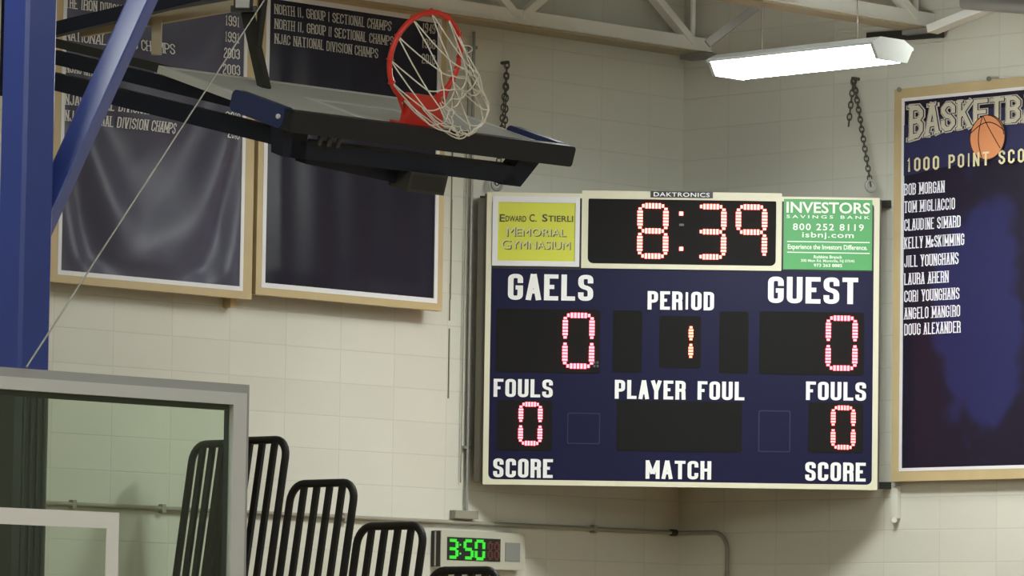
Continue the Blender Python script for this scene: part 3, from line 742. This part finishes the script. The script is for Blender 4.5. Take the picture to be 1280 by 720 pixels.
# small brackets at the right-hand edge that reach to the wall
for py in (255, 607):
    p = BD.hit(1099, py, -.03); q = MB(); q.beam(BD.hit(1092, py, -.09), RIGHT.hit(1111, py, .003), .04, .045); q.build('wall_bracket', M_darksteel, SB)
p = BD.hit(604, 598, -.06); q = MB(); q.beam(BD.hit(612, 598 if p.z < 5 else 250, -.10), LEFT.hit(603, 598 if p.z < 5 else 250, .003), .04, .05); q.build('wall_bracket', M_darksteel, SB)
p = BD.hit(606, 250, -.06); q = MB(); q.beam(BD.hit(612, 598 if p.z < 5 else 250, -.10), LEFT.hit(603, 598 if p.z < 5 else 250, .003), .04, .05); q.build('wall_bracket', M_darksteel, SB)

# ------------------------------------------------------------------ chains that hold the board
def chain(p, q, label, tail):
    t = thing('chain', label, 'chain', p, 0, None)
    def run(a, b_, nm):
        a, b_ = V(a), V(b_); L = (b_-a).length; d = (b_-a)/L; k = int(L/.034); mb = MB()
        s1 = d.orthogonal().normalized(); s2 = d.cross(s1)
        for i in range(k):
            c = a + d*(L*(i+.5)/k); e = s1 if i % 2 else s2
            mb.tube([c + d*(.024*math.cos(f)) + e*(.014*math.sin(f)) for f in [j*math.tau/10 for j in range(10)]], .005, 5, True)
        mb.build(nm, M_chain, t)
    run(p, q, 'links'); run(p, V(p) + V((tail[0], tail[1], -tail[2])), 'loose_end')
    n = V((0, -1, 0)) if abs(p[1]) < abs(p[0]) else V((-1, 0, 0))
    mb = MB(); mb.tube([V(p) + (-n)*.06, V(p) + n*.012], .011, 8); mb.build('anchor_bolt', M_chain, t)
    mb = MB(); mb.tube([V(q) + V((.03*math.cos(f)*S2, -.03*math.cos(f)*S2, .035*math.sin(f))) for f in [j*math.tau/14 for j in range(14)]], .010, 6, True); mb.build('shackle', M_greysteel, t)
chain(LEFT.hit(634, 78, .05), BD.pt(x0+.06, y1+.06, -.10), 'rusty chain from the banner wall to the left end of the scoreboard', (-.02, -.01, .42))
chain(RIGHT.hit(1067, 98, .05), BD.pt(x1-.05, y1+.085, -.08), 'rusty chain from the right wall to the right end of the scoreboard', (-.01, .03, .30))

# ------------------------------------------------------------------ wall clock
d_ = .085
k0 = LEFT.uv(551, 688, d_)[0]; k1 = LEFT.uv(656, 688, d_)[0]; kz1 = LEFT.uv(600, 664.5, d_)[1]; kz0 = LEFT.uv(600, 711, d_)[1]
CK = thing('wall_clock', 'beige digital wall clock showing green numerals below the scoreboard', 'clock', LEFT.pt((k0+k1)/2, kz0, 0))
MB().prism(rrect(k0, kz0, k1, kz1, .012), LEFT.O, LEFT.X, LEFT.Y, LEFT.N, .003, d_).build('case', M_clock, CK)
q = MB(); q.box((k0-.003, -d_/2, (kz0+kz1)/2), .006, d_-.01, kz1-kz0-.01); q.build('side_panel', M_black, CK)
q = MB(); q.box((k0-.006, -d_*.5, (kz0+kz1)/2), .004, .012, kz1-kz0-.02); q.build('side_strip', M_clock, CK)
def kb(bx, n): a = LEFT.uv(bx[0], bx[1], n); b_ = LEFT.uv(bx[2], bx[3], n); m1 = LEFT.uv(bx[2], bx[1], n); m0 = LEFT.uv(bx[0], bx[3], n); return a[0], (m0[1]+b_[1])/2, b_[0], (a[1]+m1[1])/2
g = kb((559, 672.5, 625, 701), d_)
dw = MB().prism(rrect(*g), LEFT.O, LEFT.X, LEFT.Y, LEFT.N, d_-.002, d_+.003).build('display', M_black, CK)
_BD = BD; BD = LEFT
for ch, bx in (('3', (559.5, 673.5, 571.5, 698.5)), ('5', (579, 674, 590.5, 699.5)), ('0', (593, 674.5, 605, 700.5))):
    mb = MB(); a = kb(bx, d_); seg7(mb, a, SEG[ch], .020, .012, d_+.003, 1.0); mb.build('digit', M_ledg, dw)
mb = MB()
for py in (681, 692): mb.box(LEFT.hit(575.3, py, d_+.005), .010, .012, .006, LEFT.X, LEFT.Y, LEFT.N)
mb.build('colon', M_ledg, dw)
for bx in ((608, 676.5, 614.5, 700), (616, 677, 623, 700.5)):
    mb = MB(); a = kb(bx, d_); seg7(mb, a, 'abcdefg', .018, .012, d_+.003, 1.0); mb.build('dim_digit', M_leddim, dw)
BD = _BD
g = kb((631.5, 678.5, 649.5, 702), d_)
MB().prism(rrect(*g), LEFT.O, LEFT.X, LEFT.Y, LEFT.N, d_-.002, d_+.004).build('speaker_grille', mat('grey_grille', (.22, .22, .21), .6), CK)

# ------------------------------------------------------------------ bleacher rails stepping down from the wall
xr = LEFT.hit(222, 560).x
RP = Plane((xr, 0, 0), (0, -1, 0), (0, 0, 1), (-1, 0, 0))
LEAN = .177
def make_rail(w_, h, nslat, label, reach=.036):
    """origin at the foot of the inner post; the rail leans outward"""
    t = thing('bleacher_rail', label, 'railing', (0, 0, 0), 0, 'bleacher end rails')
    P = lambda u, z: V((0, -(u + z*LEAN), z))
    R = .10; pts = [P(0, 0), P(0, h-R)]
    for k in range(1, 7):
        a = math.pi - k*math.pi/12; pts.append(P(R + R*math.cos(a), h-R + R*math.sin(a)))
    for k in range(0, 7):
        a = math.pi/2 - k*math.pi/12; pts.append(P(w_-R + R*math.cos(a), h-R + R*math.sin(a)))
    pts.append(P(w_, 0))
    MB().tube(pts, .023, 10).build('frame', M_blackrail, t)
    for k in range(nslat):
        u = w_*(k+1)/(nslat+1)
        q = MB(); q.beam(P(u, .06), P(u, h-.01), .022, .040, (0, 1, 0)); q.build('slat', M_blackrail, t)
    q = MB(); q.beam(P(0, .08), P(w_, .08), .03, .03); q.build('bottom_bar', M_blackrail, t)
    if reach: q = MB(); q.box((-reach/2, -(w_*.5+.08*LEAN), .08), reach, .05, .05); q.build('foot_bracket', M_blackrail, t)
    return t
def copy_tree(o, parent=None):
    c = o.copy(); scene.collection.objects.link(c)
    if parent: c.parent = parent
    for ch in list(o.children): copy_tree(ch, c)
    return c
RH = 1.0
tops = [(243, 369, 548, 'black bleacher rail beside the tallest one, seen through the glass backboard', 0),
        (281, 361, 548.5, 'tall black bleacher rail cut by the glass backboard frame', 1),
        (364, 446, 602, 'black bleacher rail one step down, right of the glass backboard', 1),
        (449, 531, 655.5, 'black bleacher rail standing just left of the wall clock', 1),
        (542, 622, 711, 'black bleacher rail rising in front of the clock, lowest in view', 1)]
base_rail = None; step_info = []
for i, (pl_, pr_, py, lab, kind) in enumerate(tops):
    ua, va = RP.uv(pl_, py+12); ub, _ = RP.uv(pr_, py+4); _, zt_ = RP.uv((pl_+pr_)/2, py+2)
    step_info.append((ua, ub, zt_))
W0 = sum(b_-a for a, b_, _ in step_info[1:])/4
r0 = make_rail(W0, RH, 4, tops[1][3])
for i in (1, 2, 3, 4):
    r = r0 if i == 1 else copy_tree(r0)
    a, b_, zt_ = step_info[i]
    r.location = (xr, -((a+b_)/2 - W0/2 - RH*LEAN), zt_-RH); r['label'] = tops[i][3]
a, b_, zt_ = step_info[0]
RQ = Plane((xr-.12, 0, 0), (0, -1, 0), (0, 0, 1), (-1, 0, 0))
ua = RQ.uv(243, 563)[0]; zq = RQ.uv(262, 555)[1]
r1 = make_rail(W0*.78, zq-(step_info[1][2]-RH)-.001, 4, tops[0][3], 0); r1.location = (xr-.12, -(ua - RH*LEAN), step_info[1][2]-RH+.001)
# the seating bank itself (below the picture)
pitch = (step_info[4][0]-step_info[1][0])/3; rise = (step_info[1][2]-step_info[4][2])/3
BK = thing('bleacher', 'stepped bench seating below the black rails', 'bleachers', (xr-4, -3, 0))
for i in range(11):
    a, _, zt_ = step_info[1]
    zf = zt_-RH - rise*i; yc = -(a - RH*LEAN + pitch*(i) + pitch/2)
    if i == 0: y_in, y_out = -.05, yc - pitch/2
    else: y_in, y_out = yc + pitch/2, yc - pitch/2
    if zf < .12: break
    q = MB(); q.box((xr-4.0-.138, (y_in+y_out)/2, zf/2), 8.2, abs(y_out-y_in), zf-.002); q.build('step', mat('bleacher_deck', (.30, .20, .10), .5) if i == 0 else bpy.data.materials['bleacher_deck'], BK)

# ------------------------------------------------------------------ folded-up basketball hoop
HZ = 23.2; AL = math.atan(.322)
hx = V((1, 0, 0)); hu = V((0, math.cos(AL), math.sin(AL))); hn = V((0, -math.sin(AL), math.cos(AL)))
near_l = at(368, 146, HZ - .65); 
near_r = at(706, 187, HZ + .65)
mid = (near_l+near_r)/2; BW = 1.83
# exact: near edge along x, through the middle
HO = Plane(mid, hx, hu, hn)     # u along the width, v into the depth of the board, n off the face
HP = thing('basketball_hoop', 'folded up basketball backboard with red rim hanging in mid air', 'basketball hoop', mid)
BDp = 1.04
def hbox(mb, u0, u1, v0, v1, n0, n1, bev=0): 
    return mb.box(HO.pt((u0+u1)/2, (v0+v1)/2, (n0+n1)/2), u1-u0, v1-v0, n1-n0, hx, hu, hn)
q = MB(); hbox(q, -BW/2, BW/2, .0, BDp, -.035, 0); bd = q.build('backboard', M_boardface, HP)
q = MB(); MBl = q
q.ring(rrect(-BW/2, 0, BW/2, BDp), rrect(-BW/2+.05, .05, BW/2-.05, BDp-.05), HO.O, hx, hu, hn, -.001, .002)
q.build('border_line', M_boardline, bd)
q = MB(); q.ring(rrect(-.305, .17, .305, .63), rrect(-.255, .22, .255, .58), HO.O, hx, hu, hn, -.001, .002); q.build('target_square', M_boardline, bd)
# padding: bottom edge and two wings, rounded outer corners
q = MB(); q.prism(rrect(-BW/2-.043, -.075, BW/2+.043, .028, .016, 3), HO.pt(0, 0, 0), hx, hn, hu, -.032, .025); 
q.build('bottom_padding', M_pad_shaded, HP)
for s in (-1, 1):
    q = MB(); q.prism(rrect(.027, -.075, .42, .030, .030, 4), HO.pt(s*(BW/2+.012), 0, 0), hu, hn, hx, -.03, .03); q.build('side_padding', M_pad_lit, HP)
    q = MB(); q.tube([HO.pt(s*(BW/2+.04), .06, -.02), HO.pt(s*(BW/2+.052), .06, -.02)], .012, 8); q.build('pad_bolt', M_boardline, HP)
# rim, bracket, net
RC = HO.pt(-.06, .115, .345); RR = .2286
ru, rv = hx, hn
rim = MB().tube([RC + ru*(RR*math.cos(a)) + rv*(RR*math.sin(a)) for a in [k*math.tau/48 for k in range(48)]], .0135, 8, True).build('rim', M_red, HP)
q = MB(); q.prism([(-.13, 0), (.13, 0), (.06, .165), (-.14, .165)], HO.pt(.02, .115, 0), hx, hn, hu, -.03, .02)
q.box(HO.pt(.02, .115, .006), .27, .17, .012, hx, hu, hn); q.build('rim_bracket', M_red, HP)
for s in (-1, 1):
    q = MB(); q.tube([HO.pt(s*.11, .115, .06), RC + ru*(s*RR*.92) + rv*(-RR*.40)], .008, 6); q.build('rim_stay', M_red, HP)
# net: twelve hanging loops drooping towards the hall floor
K = 12; random.seed(3)
def net_pt(j, k):
    """ring j (0 at rim), strand position k (may be half-integer)"""
    a = math.tau*k/K + .13
    top = max(0, math.sin(a))
    t_ = [0, .46, .62, .75, .85, .93, 1.0][j]
    rad = RR*(1-.50*t_) if j else RR
    base = RC + ru*(rad*math.cos(a)) + rv*(rad*math.sin(a))
    # cords pull to a throat out in front of the rim and sag under their weight
    throat = V((.17, -.12, -.25))
    c = base + throat*(t_**1.15)
    c += V((0, 0, -1))*(.10*math.sin(math.pi*t_)*(.3+.7*(1-top))) + hu*(-.10*math.sin(math.pi*t_*.9))
    if j: c += V((random.uniform(-1,1), random.uniform(-1,1), random.uniform(-1,1)))*.014
    if j: # flatten: the loops bunch together
        c.z = c.z + (RC.z + throat.z*t_ - c.z)*.22*t_
    return c
J = 6; grid = [[net_pt(j, k + (.5 if j % 2 else 0)) for k in range(K)] for j in range(J+1)]
nb_ = MB()
def cord(p, q_, sag=.006):
    m_ = (p+q_)/2 + V((random.uniform(-.004,.004), random.uniform(-.004,.004), -sag)); nb_.tube([p, (p*.5+m_*.5) + V((0,0,-sag*.25)), m_, (q_*.5+m_*.5) + V((0,0,-sag*.25)), q_], .0037, 5)
for j in range(J):
    for k in range(K):
        p = grid[j][k]
        if j % 2 == 0: n_ = (grid[j+1][k], grid[j+1][k-1])
        else: n_ = (grid[j+1][k], grid[j+1][(k+1) % K])
        for q_ in n_: cord(p, q_)
for zz_, ln in ((.06, .075), (-.06, .11)):
    a0 = RC + ru*(RR*.97) + rv*zz_
    nb_.tube([a0 + ru*(ln*math.sin(f)*1.0) + rv*(.045*(1-math.cos(f)) - .02*f) for f in [k*math.pi*1.15/12 for k in range(13)]], .0037, 5)
nb_.build('net', M_net, rim)
q = MB()
for a in [.13 + math.tau*k/K for k in range(K)]:
    c = RC + ru*(RR*math.cos(a)) + rv*(RR*math.sin(a)); q.tube([c + ru*(.018*math.cos(f)*math.cos(a)) + rv*(.018*math.cos(f)*math.sin(a)) + hu*(-.018*math.sin(f)) for f in [i*math.tau/8 for i in range(8)]], .003, 4, True)
q.build('net_hook', M_red, rim)
# steel frame under the board
q = MB(); hbox(q, -.86, .66, .03, .12, -.205, -.118); q.build('cross_beam', M_navybeam, HP)
q = MB(); q.prism([(.56, -.215), (.70, -.215), (.80, -.07), (.66, -.07)], HO.pt(0, .075, 0), hx, hn, hu, -.045, .045); q.build('end_plate', M_navybeam, HP)
q = MB(); q.prism([(-.90, -.205), (-.76, -.205), (-.78, -.04), (-.95, -.04)], HO.pt(0, .075, 0), hx, hn, hu, -.045, .045); q.build('end_plate', M_navybeam, HP)
q = MB(); q.beam(HO.pt(-.72, .10, -.195), HO.pt(.02, .14, -.25), .07, .075, hn); q.build('lower_brace', M_navybeam, HP)
q = MB(); q.ring(rrect(-.125, -.05, .125, .05), rrect(-.11, -.038, .11, .038), HO.pt(.05, .05, -.25), hx, hn, hu, -.04, .10); q.build('height_adjuster', M_darksteel, HP)
q = MB(); q.box(HO.pt(.05, .06, -.25), .22, .075, .10, hx, hn, hu); q.build('adjuster_core', M_black, HP)
for u in (-.72, -.60, -.66):
    q = MB(); q.tube([HO.pt(u, .0, -.125), HO.pt(u, .0, -.075)], .012, 8); q.build('bolt', M_darksteel, HP)
# arms running back to the hanging mast behind the blue column
mast_x = at(30, 100, HZ+.75)
q = MB(); q.beam(at(372, 176, HZ-.35), at(30, 92, HZ+.85), .12, .085); q.build('arm', M_navybeam, HP)
q = MB(); q.beam(at(305, 128, HZ-.1), at(30, 62, HZ+.9), .08, .07); q.build('arm', M_navybeam, HP)
q = MB(); q.beam(at(250, 97, HZ+.4), at(30, 44, HZ+1.0), .06, .045); q.build('arm', M_darksteel, HP)
q = MB(); q.beam(at(40, 44, HZ+1.0), at(300, -18, HZ+.6), .06, .07); q.build('upper_brace', M_navybeam, HP)
q = MB(); q.beam(at(100, 40, HZ+1.1), at(300, 6, HZ+1.1), .05, .055); 
q.box(at(196, 44, HZ+1.08), .05, .05, .20, RGT, DIRH, UPZ); q.build('tan_brace', M_tan, HP)
q = MB(); q.beam(at(20, 120, HZ+.9), V((at(20, 120, HZ+.9).x, at(20, 120, HZ+.9).y, HT-.01)), .12, .12, (1,0,0)); q.build('mast', M_navybeam, HP)
q = MB(); q.beam(at(309, 14, HZ+.5), at(331, 112, HZ+.2), .05, .045, (1,0,0)); q.beam(at(330, -5, HZ+.5), at(322, 60, HZ+.35), .03, .03, (1,0,0)); q.build('hanger_strap', M_darksteel, HP)
cl0 = at(303, 12, HZ+.5)
q = MB(); q.beam(cl0, V((cl0.x, cl0.y, HT-.01)), .05, .05, (1,0,0)); q.build('hanger_post', M_darksteel, HP)
q = MB(); q.box(at(305, 12, HZ+.45), .13, .06, .03, RGT, DIRH, UPZ); q.box(at(295, 4, HZ+.45), .02, .06, .09, RGT, DIRH, UPZ); q.box(at(314, 4, HZ+.45), .02, .06, .09, RGT, DIRH, UPZ); q.build('clamp', M_black, HP)
q = MB(); q.box(at(303.5, 1, HZ+.40), .068, .06, .075, RGT, DIRH, UPZ); q.build('winch_box', M_frame_al, HP, label='white winch box')

# ------------------------------------------------------------------ blue steel column with its brace
CZ = 17.0
c0 = at(33, 230, CZ)
CO = thing('steel_column', 'royal blue steel column with a slanted brace at left edge', 'column', (c0.x, c0.y, 0))
cw_ = .142
zpad = at(30, 480, CZ).z
q = MB(); q.box((c0.x, c0.y, (HT+zpad)/2), cw_, cw_, HT-zpad-.01, bev=.012); q.build('post', M_blue, CO)
q = MB(); q.box((c0.x, c0.y, zpad/2), cw_+.012, cw_+.012, zpad, bev=.02); q.build('pad', M_pad, CO, label='black column pad')
for k in range(4):
    e = -cw_/2 - .006 ; q = MB(); q.tube([(c0.x - .045 + .03*k, c0.y + e, .02), (c0.x - .045 + .03*k, c0.y + e, zpad-.03)], .008, 6); q.build('pad_rib', M_pad, CO)
pA = at(66, 292, CZ+.02); pA = V((c0.x + .01, c0.y, at(52, 318, CZ).z))
dirb = at(178, 0, CZ+.36) - pA
q = MB(); pB = pA + dirb*2.2
q.beam(pA, pB, .082, .082, (-.1, -.33, 1), .006); q.build('brace', M_blue, CO)
# steel cable
p, q_ = at(333, -4, 18.2), at(33, 459, 15.09); pu = p + (p-q_)*.9
pu = p + (p-q_)*((HT-.02-p.z)/(p.z-q_.z))
tag(MB().tube([q_, p, pu], .0032, 6).build('cable', M_cable, loc=q_), 'thin steel cable slanting across the drooping banner', 'cable')

# ------------------------------------------------------------------ glass backboard, lower left
g0 = at(313, 481, 15.8)
GP = Plane(g0, (1, 0, 0), (0, 0, 1), (0, -1, 0))      # u = 0 at its right edge, v = 0 at its top
GW, GH = 1.83, 1.07
GB = thing('glass_backboard', 'glass backboard with white frame and target at lower left', 'basketball backboard', GP.pt(-GW/2, -GH, 0))
MB().prism(rrect(-GW+.033, -GH+.037, -.031, -.037), GP.O, GP.X, GP.Y, GP.N, -.006, .006).build('glass', M_glass, GB)
MB().ring(rrect(-GW, -GH, 0, 0), rrect(-GW+.034, -GH+.038, -.032, -.038), GP.O, GP.X, GP.Y, GP.N, -.03, -.004).build('outer_frame', M_frame_shaded, GB)
MB().ring(rrect(-GW+.026, -GH+.03, -.024, -.030), rrect(-GW+.09, -GH+.075, -.082, -.070), GP.O, GP.X, GP.Y, GP.N, -.012, .012).build('inner_frame', M_frame_al, GB)
MB().ring(rrect(-GW+.095, -GH+.08, -.085, -.068), rrect(-GW+.097, -GH+.082, -.0865, -.088), GP.O, GP.X, GP.Y, GP.N, -.03, -.008).build('dark_strip', M_black, GB)  # thin dark band behind the glass, just below the top frame
ta = GP.uv(147, 641); 
MB().ring(rrect(ta[0]-.61, ta[1]-.457, ta[0], ta[1]), rrect(ta[0]-.558, ta[1]-.405, ta[0]-.052, ta[1]-.052), GP.O, GP.X, GP.Y, GP.N, .0062, .0085).build('target_square', M_boardline, GB)
q = MB(); q.tube([GP.pt(-GW/2 + .2286*math.cos(a), -GH+.15, .38 + .2286*math.sin(a)) for a in [k*math.tau/36 for k in range(36)]], .0135, 8, True); q.build('rim', M_red, GB)
q = MB(); q.box(GP.pt(-GW/2, -GH+.12, .085), .14, .17, .12, GP.X, GP.N, GP.Y); q.build('rim_bracket', M_red, GB)
mx_, my_ = GP.pt(-GW/2, 0, 0).x, g0.y + 1.45
zz = g0.z - GH
q = MB(); q.beam((mx_, g0.y+.02, zz+.16), (mx_, my_, zz+.16), .1, .1); q.beam((mx_, g0.y+.02, zz+.28), (mx_, my_, zz-.3), .07, .07); q.build('support_arm', M_blue, GB)
q = MB(); q.box((mx_, my_, (zz+.3)/2), .16, .16, zz+.3); q.build('mast', M_blue, GB)
